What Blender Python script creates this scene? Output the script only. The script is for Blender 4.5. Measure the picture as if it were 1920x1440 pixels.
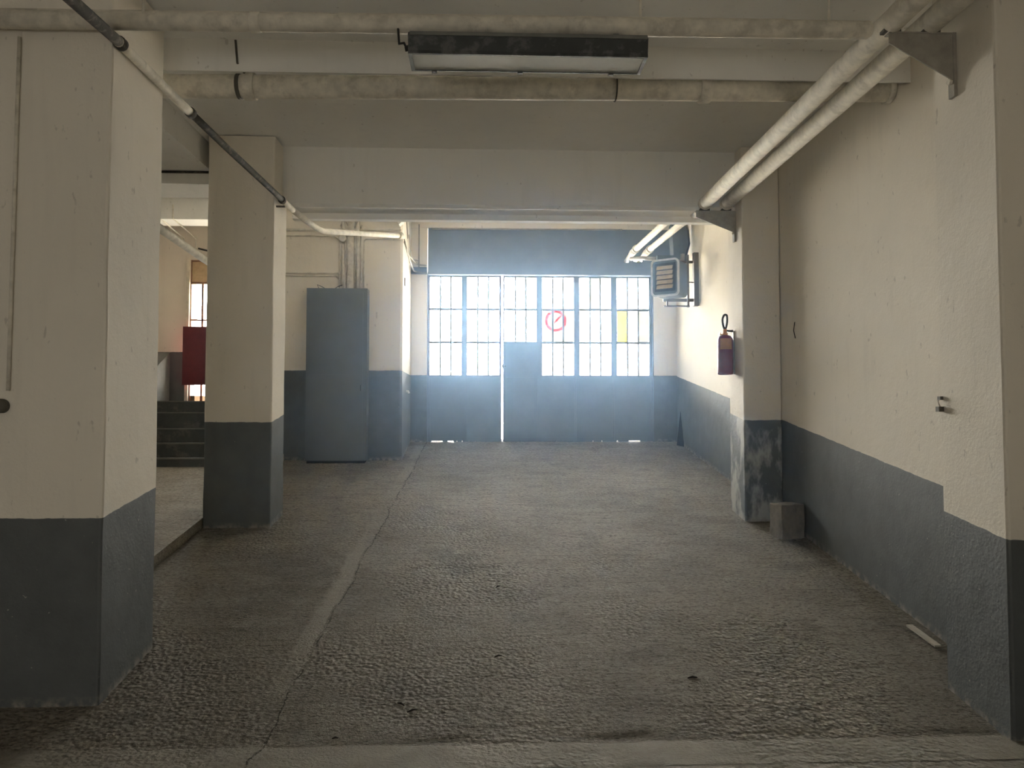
import bpy, bmesh, math, random
from mathutils import Vector, Matrix, noise

# ---------------------------------------------------------------- clear
for o in list(bpy.data.objects):
    bpy.data.objects.remove(o, do_unlink=True)
C = bpy.context.scene.collection
SC = bpy.context.scene
random.seed(4)
R = math.radians
EYE = 1.66
S, Y0 = .156, 3.97                      # ramp slope and the line where it starts


def ramp(y):
    return max(0.0, S * (y - Y0))


# ---------------------------------------------------------------- camera
cam_data = bpy.data.cameras.new('camera')
cam = bpy.data.objects.new('camera', cam_data)
C.objects.link(cam)
cam_data.sensor_width = 36
cam_data.lens = 1442 / 1920 * 36
cam_data.clip_start = .02
cam.location = (0, 0, EYE)
cam.rotation_euler = (R(90 + 2.38), 0, R(-2.18))
SC.camera = cam

# ---------------------------------------------------------------- world, light, exposure
w = bpy.data.worlds.new('World')
SC.world = w
w.use_nodes = True
bg = w.node_tree.nodes['Background']
bg.inputs[0].default_value = (1, .97, .91, 1)
# hazy sky, brightest low ahead where the sun sits behind thin cloud
_t = w.node_tree
_tc = _t.nodes.new('ShaderNodeTexCoord')
_dp = _t.nodes.new('ShaderNodeVectorMath')
_dp.operation = 'DOT_PRODUCT'
_dp.inputs[1].default_value = Vector((-.09, 1, .20)).normalized()
_t.links.new(_tc.outputs['Generated'], _dp.inputs[0])
_cl = _t.nodes.new('ShaderNodeMath')
_cl.operation = 'MAXIMUM'
_cl.inputs[1].default_value = 0
_t.links.new(_dp.outputs['Value'], _cl.inputs[0])
_pw = _t.nodes.new('ShaderNodeMath')
_pw.operation = 'POWER'
_pw.inputs[1].default_value = 14
_t.links.new(_cl.outputs[0], _pw.inputs[0])
_ma = _t.nodes.new('ShaderNodeMath')
_ma.operation = 'MULTIPLY_ADD'
_ma.inputs[1].default_value = 62
_ma.inputs[2].default_value = 4.7
_t.links.new(_pw.outputs[0], _ma.inputs[0])
_t.links.new(_ma.outputs[0], bg.inputs[1])


def area(name, loc, rot, sx, sy, power=0, color=(1, 1, 1), portal=False):
    l = bpy.data.lights.new(name, 'AREA')
    l.shape = 'RECTANGLE'
    l.size, l.size_y = sx, sy
    l.energy = power
    l.color = color
    if portal:
        l.cycles.is_portal = True
    o = bpy.data.objects.new(name, l)
    o.location, o.rotation_euler = loc, rot
    C.objects.link(o)
    return o


area('garage_door_daylight', (.91, 12.12, 2.9), (R(-90), 0, 0), 3.6, 3.4, portal=True)
area('side_door_daylight', (-4.1, 12.2, 2.95), (R(-90), 0, 0), 1.2, 2.5, portal=True)
area('rear_fill_opening', (-1.5, -3.93, .9), (R(90), 0, 0), 2.2, 1.1, portal=True)  # portal for the fill-light opening added in the unseen rear wall
sl = bpy.data.lights.new('sun', 'SUN')          # sun added behind the building to bounce light off the street onto ceilings
sl.energy = 110
sl.angle = R(.6)
sl.color = (1, .93, .82)
so = bpy.data.objects.new('sun', sl)
so.rotation_euler = (R(14), 0, R(0))
C.objects.link(so)

vs = SC.view_settings
vs.view_transform = 'Standard'
vs.look = 'None'
vs.gamma = 1
vs.use_curve_mapping = False
vs.exposure = 0.7


# ---------------------------------------------------------------- node helpers
def new_mat(name):
    m = bpy.data.materials.new(name)
    m.use_nodes = True
    nt = m.node_tree
    return m, nt, nt.nodes['Principled BSDF']


def N(nt, kind, **kw):
    n = nt.nodes.new(kind)
    for k, v in kw.items():
        if k.startswith('i_'):
            n.inputs[int(k[2:]) if k[2:].isdigit() else k[2:]].default_value = v
        else:
            setattr(n, k, v)
    return n


def L(nt, a, b):
    nt.links.new(a, b)


def math_n(nt, op, a, b=None, c=None, clamp=False):
    n = nt.nodes.new('ShaderNodeMath')
    n.operation = op
    n.use_clamp = clamp
    for i, v in enumerate((a, b, c)):
        if v is None:
            continue
        if isinstance(v, (int, float)):
            n.inputs[i].default_value = v
        else:
            nt.links.new(v, n.inputs[i])
    return n.outputs[0]


def mix_c(nt, f, a, b, mode='MIX'):
    n = nt.nodes.new('ShaderNodeMix')
    n.data_type = 'RGBA'
    n.blend_type = mode
    for idx, v in ((0, f), (6, a), (7, b)):
        if isinstance(v, (int, float)):
            n.inputs[idx].default_value = v
        elif isinstance(v, tuple):
            n.inputs[idx].default_value = (*v, 1)
        else:
            nt.links.new(v, n.inputs[idx])
    return n.outputs[2]


def noise_n(nt, vec, scale, detail=4, rough=.55, stretch=None):
    if stretch:
        mp = nt.nodes.new('ShaderNodeMapping')
        mp.inputs['Scale'].default_value = stretch
        nt.links.new(vec, mp.inputs[0])
        vec = mp.outputs[0]
    n = nt.nodes.new('ShaderNodeTexNoise')
    n.inputs['Scale'].default_value = scale
    n.inputs['Detail'].default_value = detail
    n.inputs['Roughness'].default_value = rough
    nt.links.new(vec, n.inputs['Vector'])
    return n.outputs['Fac']


def ramp_n(nt, v, lo, hi):
    n = nt.nodes.new('ShaderNodeMapRange')
    n.inputs['From Min'].default_value = lo
    n.inputs['From Max'].default_value = hi
    nt.links.new(v, n.inputs['Value'])
    return n.outputs['Result']


def bump_n(nt, h, strength, dist, prev=None):
    b = nt.nodes.new('ShaderNodeBump')
    b.inputs['Strength'].default_value = strength
    b.inputs['Distance'].default_value = dist
    nt.links.new(h, b.inputs['Height'])
    if prev is not None:
        nt.links.new(prev, b.inputs['Normal'])
    return b.outputs[0]


CREAM = (.86, .80, .695)
GREY = (.098, .106, .107)


def plaster(name, band=None, wear=0.0, base=CREAM, grey=GREY, bump=.5):
    """painted plaster; band: None, 'ramp' or a level height for the grey dado."""
    m, nt, p = new_mat(name)
    pos = N(nt, 'ShaderNodeNewGeometry').outputs['Position']
    sep = N(nt, 'ShaderNodeSeparateXYZ')
    L(nt, pos, sep.inputs[0])
    big = noise_n(nt, pos, .9, 3)
    med = noise_n(nt, pos, 6, 5)
    fine = noise_n(nt, pos, 55, 5, .7)
    streak = noise_n(nt, pos, 3, 4, .6, (3, 3, .35))
    col = mix_c(nt, ramp_n(nt, big, .35, .7), base, tuple(c * .93 for c in base))
    col = mix_c(nt, math_n(nt, 'MULTIPLY', ramp_n(nt, streak, .55, .8), .35), col,
                tuple(c * .80 for c in base))
    pit = ramp_n(nt, noise_n(nt, pos, 22, 2, .5, (1, 1, .55)), .70, .75)
    col = mix_c(nt, math_n(nt, 'MULTIPLY', pit, .35), col, (.33, .29, .24))
    if band is not None:
        if band == 'ramp':
            h = math_n(nt, 'MULTIPLY_ADD', sep.outputs[1], S, -S * Y0 + 1.03)
        else:
            h = math_n(nt, 'ADD', 0.0, float(band))
        wob = math_n(nt, 'MULTIPLY_ADD', noise_n(nt, pos, 9, 3), .016, -.008)
        h = math_n(nt, 'ADD', h, wob)
        d = math_n(nt, 'SUBTRACT', h, sep.outputs[2])
        f = math_n(nt, 'MULTIPLY', d, 300, clamp=True)
        g = mix_c(nt, ramp_n(nt, med, .35, .7), grey, tuple(c * 1.22 for c in grey))
        # scuffs and chipped paint low down
        chip = ramp_n(nt, noise_n(nt, pos, 30, 2, .6), .73, .76)
        g = mix_c(nt, math_n(nt, 'MULTIPLY', chip, .6), g, (.45, .43, .38))
        if wear > 0:
            wn = ramp_n(nt, noise_n(nt, pos, 2.6, 4, .62, (1.6, 1.6, .8)), .66 - wear * .2, .72 - wear * .15)
            g = mix_c(nt, math_n(nt, 'MULTIPLY', wn, .7), g, (.50, .49, .45))
        fz = math_n(nt, 'SUBTRACT', math_n(nt, 'MULTIPLY_ADD', sep.outputs[1], S, -S * Y0 + .06), sep.outputs[2])
        foot = math_n(nt, 'MULTIPLY', fz, 14, clamp=True)
        g = mix_c(nt, math_n(nt, 'MULTIPLY', foot, ramp_n(nt, noise_n(nt, pos, 16, 4), .42, .6)), g, (.34, .31, .26))
        col = mix_c(nt, f, col, g)
        p_r = math_n(nt, 'MULTIPLY_ADD', f, -.28, .88)
        L(nt, p_r, p.inputs['Roughness'])
    else:
        p.inputs['Roughness'].default_value = .9
    L(nt, col, p.inputs['Base Color'])
    b = bump_n(nt, med, bump * .6, .02)
    b = bump_n(nt, fine, bump, .004, b)
    L(nt, b, p.inputs['Normal'])
    return m


def simple(name, col, rough=.6, metal=0.0, var=.15, bump=.15, scale=14, dirt=None, dirt_amt=.5, bscale=60):
    m, nt, p = new_mat(name)
    pos = N(nt, 'ShaderNodeNewGeometry').outputs['Position']
    n1 = noise_n(nt, pos, scale, 5)
    c = mix_c(nt, ramp_n(nt, n1, .3, .7), tuple(x * (1 - var) for x in col), tuple(min(1, x * (1 + var)) for x in col))
    if dirt:
        n2 = noise_n(nt, pos, scale * .55, 5, .65)
        c = mix_c(nt, math_n(nt, 'MULTIPLY', ramp_n(nt, n2, .52, .62), dirt_amt), c, dirt)
    L(nt, c, p.inputs['Base Color'])
    p.inputs['Roughness'].default_value = rough
    p.inputs['Metallic'].default_value = metal
    L(nt, bump_n(nt, noise_n(nt, pos, bscale, 4), bump, .004), p.inputs['Normal'])
    return m


def floor_mat(name, kind='ramp'):
    m, nt, p = new_mat(name)
    pos = N(nt, 'ShaderNodeNewGeometry').outputs['Position']
    sep = N(nt, 'ShaderNodeSeparateXYZ')
    L(nt, pos, sep.inputs[0])
    X, Y = sep.outputs[0], sep.outputs[1]
    big = noise_n(nt, pos, .75, 4, .55)
    mid = noise_n(nt, pos, 3.2, 5, .6, (.6, 1, 1))
    comb = noise_n(nt, pos, 11, 7, .75, (.25, 3.2, 1))       # broom strokes running across the ramp
    grit = noise_n(nt, pos, 85, 3, .6, (.7, 1, 1))
    c = mix_c(nt, ramp_n(nt, big, .34, .66), (.235, .207, .168), (.41, .368, .305))
    c = mix_c(nt, math_n(nt, 'MULTIPLY', ramp_n(nt, mid, .45, .62), .55), c, (.40, .365, .305))
    c = mix_c(nt, math_n(nt, 'MULTIPLY', ramp_n(nt, comb, .50, .64), .6), c, (.14, .125, .10))
    # oily patches in the tyre tracks
    oil = ramp_n(nt, noise_n(nt, pos, 1.5, 5, .6), .56, .68)
    c = mix_c(nt, math_n(nt, 'MULTIPLY', oil, .5), c, (.115, .112, .095))
    c = mix_c(nt, math_n(nt, 'MULTIPLY', ramp_n(nt, noise_n(nt, pos, 60, 3, .7, (.5, 1.3, 1)), .50, .62), .7), c, (.062, .055, .043))
    c = mix_c(nt, math_n(nt, 'MULTIPLY', ramp_n(nt, noise_n(nt, pos, 48, 3, .7, (.6, 1.3, 1)), .55, .66), .6), c, (.46, .43, .36))
    # pale aggregate specks
    vor = N(nt, 'ShaderNodeTexVoronoi')
    vor.inputs['Scale'].default_value = 60
    L(nt, pos, vor.inputs['Vector'])
    sc = N(nt, 'ShaderNodeSeparateColor')
    L(nt, vor.outputs['Color'], sc.inputs[0])
    dot = math_n(nt, 'MULTIPLY', math_n(nt, 'LESS_THAN', vor.outputs['Distance'], .28),
                 math_n(nt, 'GREATER_THAN', sc.outputs[0], .93))
    c = mix_c(nt, math_n(nt, 'MULTIPLY', dot, .45), c, (.50, .48, .42))
    flat = math_n(nt, 'MULTIPLY', math_n(nt, 'SUBTRACT', math_n(nt, 'MULTIPLY_ADD', noise_n(nt, pos, 2.5, 5, .7), .10, 3.94), Y), 60, clamp=True)
    cf = mix_c(nt, ramp_n(nt, noise_n(nt, pos, 4, 5, .6), .35, .65), (.255, .231, .188), (.345, .316, .262))
    if kind == 'ramp':
        c = mix_c(nt, math_n(nt, 'MULTIPLY', flat, .85), c, cf)
    smooth = None
    if kind == 'ramp':
        # the trowelled strip and the crack beside it
        xc = math_n(nt, 'MULTIPLY_ADD', math_n(nt, 'SUBTRACT', Y, 4.2), .030, -1.10)
        wig = math_n(nt, 'MULTIPLY_ADD', noise_n(nt, pos, 1.6, 8, .72), .17, -.085)
        xc = math_n(nt, 'ADD', xc, wig)
        d = math_n(nt, 'SUBTRACT', X, xc)
        inside = math_n(nt, 'MULTIPLY', math_n(nt, 'MULTIPLY', d, -60, clamp=True),
                        math_n(nt, 'MULTIPLY', math_n(nt, 'ADD', d, .15), 25, clamp=True))
        brk = ramp_n(nt, noise_n(nt, pos, 1.1, 2), .40, .50)
        inside = math_n(nt, 'MULTIPLY', inside, brk)
        c = mix_c(nt, math_n(nt, 'MULTIPLY', inside, .6), c, (.34, .312, .260))
        crack = math_n(nt, 'SUBTRACT', 1.0, math_n(nt, 'MULTIPLY', math_n(nt, 'ABSOLUTE', d), 130), clamp=True)
        crack = math_n(nt, 'MULTIPLY', crack, ramp_n(nt, noise_n(nt, pos, 5, 3), .40, .5))
        c = mix_c(nt, math_n(nt, 'MULTIPLY', crack, .9), c, (.03, .027, .022))
        smooth = math_n(nt, 'MAXIMUM', inside, flat)
        crk = crack
    L(nt, c, p.inputs['Base Color'])
    p.inputs['Roughness'].default_value = .78
    p.inputs['Specular IOR Level'].default_value = .35
    amt = 1.0 if kind == 'ramp' else .35
    h = math_n(nt, 'MULTIPLY_ADD', comb, 1.2, math_n(nt, 'MULTIPLY', mid, .8))
    if smooth is not None:
        h = math_n(nt, 'MULTIPLY', h, math_n(nt, 'MULTIPLY_ADD', smooth, -.7, 1.0))
        h = math_n(nt, 'SUBTRACT', h, math_n(nt, 'MULTIPLY', crk, .8))
    b = bump_n(nt, h, 1.0 * amt, .065)
    b = bump_n(nt, grit, 1.0 * amt, .026, b)
    v2 = N(nt, 'ShaderNodeTexVoronoi')
    v2.inputs['Scale'].default_value = 38
    v2.feature = 'SMOOTH_F1'
    L(nt, pos, v2.inputs['Vector'])
    b = bump_n(nt, math_n(nt, 'MULTIPLY', v2.outputs['Distance'], ramp_n(nt, noise_n(nt, pos, .8, 2), .4, .6)), .9 * amt, -.03, b)
    L(nt, b, p.inputs['Normal'])
    return m


def glass_mat(name, tint, gloss=.04):
    m = bpy.data.materials.new(name)
    m.use_nodes = True
    nt = m.node_tree
    nt.nodes.remove(nt.nodes['Principled BSDF'])
    out = nt.nodes['Material Output']
    t = N(nt, 'ShaderNodeBsdfTransparent')
    t.inputs[0].default_value = (*tint, 1)
    g = N(nt, 'ShaderNodeBsdfGlossy')
    g.inputs['Roughness'].default_value = .15
    mx = N(nt, 'ShaderNodeMixShader')
    mx.inputs[0].default_value = gloss
    L(nt, t.outputs[0], mx.inputs[1])
    L(nt, g.outputs[0], mx.inputs[2])
    L(nt, mx.outputs[0], out.inputs['Surface'])
    return m


M = {}
M['wall_ramp'] = plaster('wall_ramp', 'ramp', 0)
M['wall_level'] = plaster('wall_level', 2.295)
M['wall_rear'] = plaster('wall_rear', 1.05)
M['pillar'] = plaster('pillar_plaster', 'ramp', 0, bump=.6)
M['pillar_worn'] = plaster('pillar_plaster_worn', 'ramp', 1.0, bump=.6)
M['ceil'] = plaster('ceiling_plaster', None, base=(.90, .88, .83), bump=.35)
M['beam'] = plaster('beam_plaster', None, base=(.90, .88, .83), bump=.3)
M['floor'] = floor_mat('ramp_concrete')
M['slab'] = floor_mat('trowelled_concrete', 'slab')
M['pipe'] = simple('cream_painted_pipe', (.74, .69, .59), .75, dirt=(.36, .32, .26), dirt_amt=.35, bscale=30)
M['pipe_bright'] = simple('white_painted_pipe', (.74, .70, .61), .7, dirt=(.5, .46, .38), dirt_amt=.25, bscale=30)
M['pipe_dark'] = simple('rusty_black_pipe', (.040, .034, .026), .92, dirt=(.16, .14, .11), dirt_amt=.6, scale=30)
M['joint_dark'] = simple('dark_joint', (.10, .09, .07), .7)
M['bracket'] = simple('painted_steel_bracket', (.36, .335, .29), .55, dirt=(.2, .18, .15), dirt_amt=.3)
M['door_grey'] = simple('blue_grey_door_paint', (.125, .150, .170), .5, var=.08, dirt=(.16, .18, .19), dirt_amt=.4, scale=3)
M['cab_grey'] = simple('cabinet_grey_paint', (.125, .137, .140), .45, var=.07, scale=4)
M['cab_dark'] = simple('cabinet_dark', (.02, .02, .02), .8)
M['lamp_dark'] = simple('lamp_dark_metal', (.030, .034, .034), .5, dirt=(.16, .16, .15), dirt_amt=.5, scale=16)
M['lamp_edge'] = simple('lamp_edge_metal', (.17, .17, .155), .45)
M['lamp_diff'] = simple('dusty_diffuser', (.46, .46, .40), .35, var=.12, scale=5)
M['red_ext'] = simple('extinguisher_red', (.20, .022, .022), .35, var=.1)
M['ext_label'] = simple('extinguisher_brass_label', (.52, .20, .04), .45)
M['black'] = simple('black_rubber', (.02, .018, .016), .6)
M['red_panel'] = simple('red_board_paint', (.095, .009, .015), .7, var=.12)
M['heater'] = simple('heater_grey_enamel', (.085, .10, .105), .6, var=.08)
M['heater_rim'] = simple('heater_pale_rim', (.5, .5, .47), .4)
M['louvre'] = simple('heater_cream_louvre', (.42, .34, .23), .6)
M['steel_brown'] = simple('brown_steel_frame', (.10, .075, .062), .55)
M['block'] = simple('dusty_concrete_block', (.20, .18, .15), .9, bump=.8, dirt=(.12, .11, .1), dirt_amt=.5)
M['strip'] = simple('pale_wood_strip', (.46, .43, .36), .8)
M['pebble'] = simple('gravel_bits', (.30, .27, .22), .9)
M['twig'] = simple('dark_twig', (.035, .03, .025), .9)
M['stair'] = simple('stair_dark_paint', (.055, .058, .055), .7, dirt=(.13, .12, .10), dirt_amt=.6, scale=9)
M['stair_edge'] = simple('stair_worn_edge', (.17, .165, .145), .8)
M['frame_pale'] = simple('door_frame_pale', (.70, .62, .50), .6)
M['frame_brown'] = simple('door_frame_brown', (.24, .12, .065), .6)
M['pane_reflection'] = simple('tan_reflection', (.52, .37, .21), .7)  # tan stands for the reflection in the transom pane
M['asphalt'] = simple('outside_ground', (.72, .70, .65), .9)
M['glass'] = glass_mat('clear_glass', (.97, .98, .98))
M['glass_yellow'] = glass_mat('yellow_glass', (.15, .125, .03), .03)
M['glass_cream'] = glass_mat('cream_glass', (.13, .125, .100), .03)
M['glass_sunlit_tint'] = glass_mat('sunlit_tint_glass', (.14, .11, .085), .03)  # tint stands in for warm sunlight beyond the pane
M['sign_red'] = glass_mat('translucent_red_film', (.9, .10, .13), .0)


# ---------------------------------------------------------------- mesh helpers
def box(bm, x0, x1, y0, y1, z0, z1):
    v = [bm.verts.new(p) for p in ((x0, y0, z0), (x1, y0, z0), (x1, y1, z0), (x0, y1, z0),
                                   (x0, y0, z1), (x1, y0, z1), (x1, y1, z1), (x0, y1, z1))]
    for f in ((3, 2, 1, 0), (4, 5, 6, 7), (0, 1, 5, 4), (1, 2, 6, 5), (2, 3, 7, 6), (3, 0, 4, 7)):
        bm.faces.new([v[i] for i in f])
    return v


def prism(bm, pts, axis, a, b):
    """extrude a 2-D outline: axis 'x' takes (y, z), 'y' takes (x, z), 'z' takes (x, y)."""
    def mk(p, t):
        return {'x': (t, p[0], p[1]), 'y': (p[0], t, p[1]), 'z': (p[0], p[1], t)}[axis]
    A = [bm.verts.new(mk(p, a)) for p in pts]
    B = [bm.verts.new(mk(p, b)) for p in pts]
    n = len(pts)
    bm.faces.new(A[::-1])
    bm.faces.new(B)
    for i in range(n):
        bm.faces.new((A[i], A[(i + 1) % n], B[(i + 1) % n], B[i]))


def round_path(pts, r, n=6):
    pts = [Vector(p) for p in pts]
    out = [pts[0]]
    for i in range(1, len(pts) - 1):
        a, b, c = pts[i - 1], pts[i], pts[i + 1]
        rr = min(r, (a - b).length * .45, (c - b).length * .45)
        p, q = b + (a - b).normalized() * rr, b + (c - b).normalized() * rr
        for k in range(n + 1):
            t = k / n
            out.append(p * (1 - t) ** 2 + b * 2 * t * (1 - t) + q * t * t)
    out.append(pts[-1])
    return out


def tube(bm, pts, r, n=14, bend=0.0, caps=True):
    pts = round_path(pts, bend) if bend > 0 and len(pts) > 2 else [Vector(p) for p in pts]
    d0 = (pts[1] - pts[0]).normalized()
    ref = Vector((0, 0, 1)) if abs(d0.z) < .9 else Vector((1, 0, 0))
    u = d0.cross(ref).normalized()
    rings = []
    for i, p in enumerate(pts):
        if i == 0:
            d = pts[1] - p
        elif i == len(pts) - 1:
            d = p - pts[i - 1]
        else:
            d = (pts[i + 1] - p).normalized() + (p - pts[i - 1]).normalized()
        d.normalize()
        u = (u - d * u.dot(d)).normalized()
        v = d.cross(u)
        rr = r[i] if isinstance(r, (list, tuple)) else r
        rings.append([bm.verts.new(p + (u * math.cos(2 * math.pi * k / n) + v * math.sin(2 * math.pi * k / n)) * rr)
                      for k in range(n)])
    for a, b in zip(rings, rings[1:]):
        for k in range(n):
            f = bm.faces.new((a[k], a[(k + 1) % n], b[(k + 1) % n], b[k]))
            f.smooth = True
    if caps:
        bm.faces.new(rings[0][::-1])
        bm.faces.new(rings[-1])


def lathe(bm, prof, cx, cy, n=28):
    rings = []
    for r, z in prof:
        rings.append([bm.verts.new((cx + r * math.cos(2 * math.pi * k / n), cy + r * math.sin(2 * math.pi * k / n), z))
                      for k in range(n)])
    for a, b in zip(rings, rings[1:]):
        for k in range(n):
            f = bm.faces.new((a[k], a[(k + 1) % n], b[(k + 1) % n], b[k]))
            f.smooth = True
    bm.faces.new(rings[0][::-1])
    bm.faces.new(rings[-1])


def bevel(bm, width, seg=2, ang=30):
    es = [e for e in bm.edges if len(e.link_faces) == 2 and e.calc_face_angle(0) > R(ang)]
    bmesh.ops.bevel(bm, geom=es, offset=width, segments=seg, affect='EDGES', profile=.5)


def obj(name, bm, mat, parent=None, loc=None):
    bmesh.ops.recalc_face_normals(bm, faces=bm.faces)
    me = bpy.data.meshes.new(name)
    loc = Vector(loc) if loc is not None else Vector((0, 0, 0))
    shift = loc if parent is None else Vector(parent['_o']) if '_o' in parent else Vector((0, 0, 0))
    bmesh.ops.translate(bm, verts=bm.verts, vec=-shift)
    bm.to_mesh(me)
    bm.free()
    for mm in (mat if isinstance(mat, (list, tuple)) else [mat]):
        me.materials.append(mm)
    o = bpy.data.objects.new(name, me)
    C.objects.link(o)
    if parent is None:
        o.location = loc
    else:
        o.parent = parent
    o['_o'] = tuple(shift)
    return o


def tag(o, label, cat, group=None):
    o['label'] = label
    o['category'] = cat
    if group:
        o['group'] = group
    return o


def thing(name, label, cat, loc=(0, 0, 0), group=None):
    o = bpy.data.objects.new(name, None)
    o.empty_display_size = .05
    C.objects.link(o)
    o.location = loc
    o['_o'] = tuple(loc)
    return tag(o, label, cat, group)


def struct(name, bm, mat, parent=None, loc=None):
    o = obj(name, bm, mat, parent, loc)
    if parent is None:
        o['kind'] = 'structure'
    return o


def B():
    return bmesh.new()


# ================================================================ THE SETTING
# ---- floor: level part, ramp and side pavement in one piece of ground
bm = B()
xs = [-2.72 + i * (5.80 / 210) for i in range(211)]
ys = [3.70 + i * (8.55 / 330) for i in range(331)]


def rough(x, y):
    n1 = noise.noise(Vector((x * 1.1, y * 9.0, 3.1))) * .0035
    n2 = noise.noise(Vector((x * 14, y * 18, 7.7))) * .0035
    n3 = noise.noise(Vector((x * .9, y * .9, 1.7))) * .008
    k = 1.0 if y > 4.0 else .25
    return (n1 + n2) * k + n3 * min(1, max(0, (y - 4) / 1.0))


grid = [[bm.verts.new((x, y, ramp(y) + rough(x, y) + (-.012 * max(0, 1 - abs(y - 4.0) / .06)
                                                       * max(0, noise.noise(Vector((x * 2.2, 0, 9))) + .45))))
         for x in xs] for y in ys]
for j in range(len(ys) - 1):
    for i in range(len(xs) - 1):
        f = bm.faces.new((grid[j][i], grid[j][i + 1], grid[j + 1][i + 1], grid[j + 1][i]))
        f.smooth = True
prism(bm, [(-4, -.002), (3.70, -.002), (3.70, -.1), (-4, -.1)], 'x', -6.2, 3.08)
prism(bm, [(3.65, -.03), (3.97, -.03), (12.3, ramp(12.3) - .03), (12.3, ramp(12.3) - .2), (3.97, -.2), (3.65, -.2)], 'x', -6.3, 3.2)
prism(bm, [(3.70, -.002), (3.97, -.002), (5.0, ramp(5.0)), (5, -.1), (3.7, -.1)], 'x', -6.2, -2.715)
struct('floor', bm, M['floor'])

bm = B()     # raised pavement with its kerb left of the ramp
prism(bm, [(4.9, ramp(4.9) + .09), (12.0, ramp(12.0) + .09), (12.0, .5), (4.9, ramp(4.9) - .1)], 'x', -6.2, -2.73)
bevel(bm, .012)
struct('floor_side_pavement', bm, M['slab'])

bm = B()     # ground outside the doors
box(bm, -16, 18, 12.2, 42, 1.10, 1.245)
struct('ground_outside', bm, M['asphalt'])

# ---- walls
bm = B()
box(bm, 3.06, 3.36, -4, 12.3, -.1, 4.9)
struct('wall_right', bm, M['wall_ramp'])
bm = B()
box(bm, -6.5, -6.2, -4, 12.3, -.1, 4.9)
struct('wall_left', bm, M['wall_ramp'])
bm = B()
# unseen low opening, added for fill light from behind the photographer
box(bm, -6.5, -2.6, -4.2, -4, -.1, 4.9)
box(bm, -.4, 3.36, -4.2, -4, -.1, 4.9)
box(bm, -2.6, -.4, -4.2, -4, 1.42, 4.9)
box(bm, -2.6, -.4, -4.2, -4, -.1, .35)
struct('wall_rear', bm, M['wall_rear'])
# wall around the garage door, white with the grey dado
bm = B()
box(bm, -1.12, -.865, 12.0, 12.25, 1.1, 4.9)
box(bm, 2.685, 3.06, 12.0, 12.25, 1.1, 4.9)
box(bm, -1.115, 3.055, 11.975, 12.25, 4.607, 4.95)
struct('wall_front', bm, M['wall_level'])
# back wall of the stair bay
bm = B()
box(bm, -6.2, -4.52, 12.0, 12.25, .8, 4.9)
box(bm, -3.6, -3.3, 12.0, 12.25, .8, 4.9)
box(bm, -4.52, -3.6, 12.0, 12.25, 4.075, 4.9)
box(bm, -4.52, -3.6, 12.0, 12.25, .8, 1.87)
struct('wall_front_stair_bay', bm, plaster('wall_stair', 2.645, base=(.80, .71, .60), grey=(.09, .095, .09)))
# projecting wall block behind the cabinet
bm = B()
prism(bm, [(-3.3, 10.70), (-1.15, 10.70), (-1.12, 10.73), (-1.12, 12.25), (-3.3, 12.25)], 'z', .9, 4.9)
struct('wall_cabinet_block', bm, plaster('wall_block', 2.29, 0))

# ---- ceilings
bm = B()
box(bm, -6.2, 3.06, -4, 5.30, 4.27, 4.6)
box(bm, -2.8, 3.06, 5.30, 8.2, 4.45, 4.6)
box(bm, -6.2, -2.8, 5.30, 8.2, 4.18, 4.6)
box(bm, -6.2, 3.06, 8.2, 12.25, 4.79, 4.95)
struct('ceiling', bm, M['ceil'])

# ---- beams
bm = B()
prism(bm, [(5.30, 4.045), (5.30, 4.45), (5.45, 4.45), (5.45, 4.105)], 'x', -6.2, 3.06)
struct('ceiling_beam_near', bm, M['beam'])
bm = B()
prism(bm, [(7.99, 3.832), (7.95, 3.862), (7.95, 4.80), (8.45, 4.80), (8.45, 3.80), (8.35, 3.80), (8.35, 3.865), (8.05, 3.865), (8.03, 3.832)],
      'x', -2.07, 3.06)
prism(bm, [(7.95, 4.05), (7.95, 4.80), (8.45, 4.80), (8.45, 4.05)], 'x', -6.2, -2.07)
struct('ceiling_beam_middle', bm, M['beam'])
bm = B()
box(bm, -6.2, -3.3, 11.1, 11.5, 4.48, 4.80)
struct('ceiling_beam_stair_bay', bm, M['beam'])


# ---- pillars
def pillar(x0, x1, y0, y1, mat, label, top=4.45):
    bm = B()
    nz = 14
    # slightly uneven hand-plastered shaft
    rings = []
    cr = .016
    outline = [(x0 + cr, y0), (x1 - cr, y0), (x1 - cr * .3, y0 + cr * .3), (x1, y0 + cr), (x1, y1 - cr), (x1 - cr, y1), (x0 + cr, y1),
               (x0, y1 - cr), (x0, y0 + cr), (x0 + cr * .3, y0 + cr * .3)]
    for k in range(nz + 1):
        ring = []
        for (x, y) in outline:
            zb = ramp(y) - .012
            z = zb + (top - zb) * k / nz
            o_ = noise.noise(Vector((x * 2, y * 2, z * 1.8))) * .006
            ring.append(bm.verts.new((x + o_, y + o_, z)))
        rings.append(ring)
    n = len(outline)
    for a, b in zip(rings, rings[1:]):
        for i in range(n):
            bm.faces.new((a[i], a[(i + 1) % n], b[(i + 1) % n], b[i]))
    bm.faces.new(rings[0][::-1])
    bm.faces.new(rings[-1])
    o = obj('pillar', bm, mat, loc=((x0 + x1) / 2, (y0 + y1) / 2, ramp((y0 + y1) / 2)))
    return tag(o, label, 'pillar')


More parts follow.
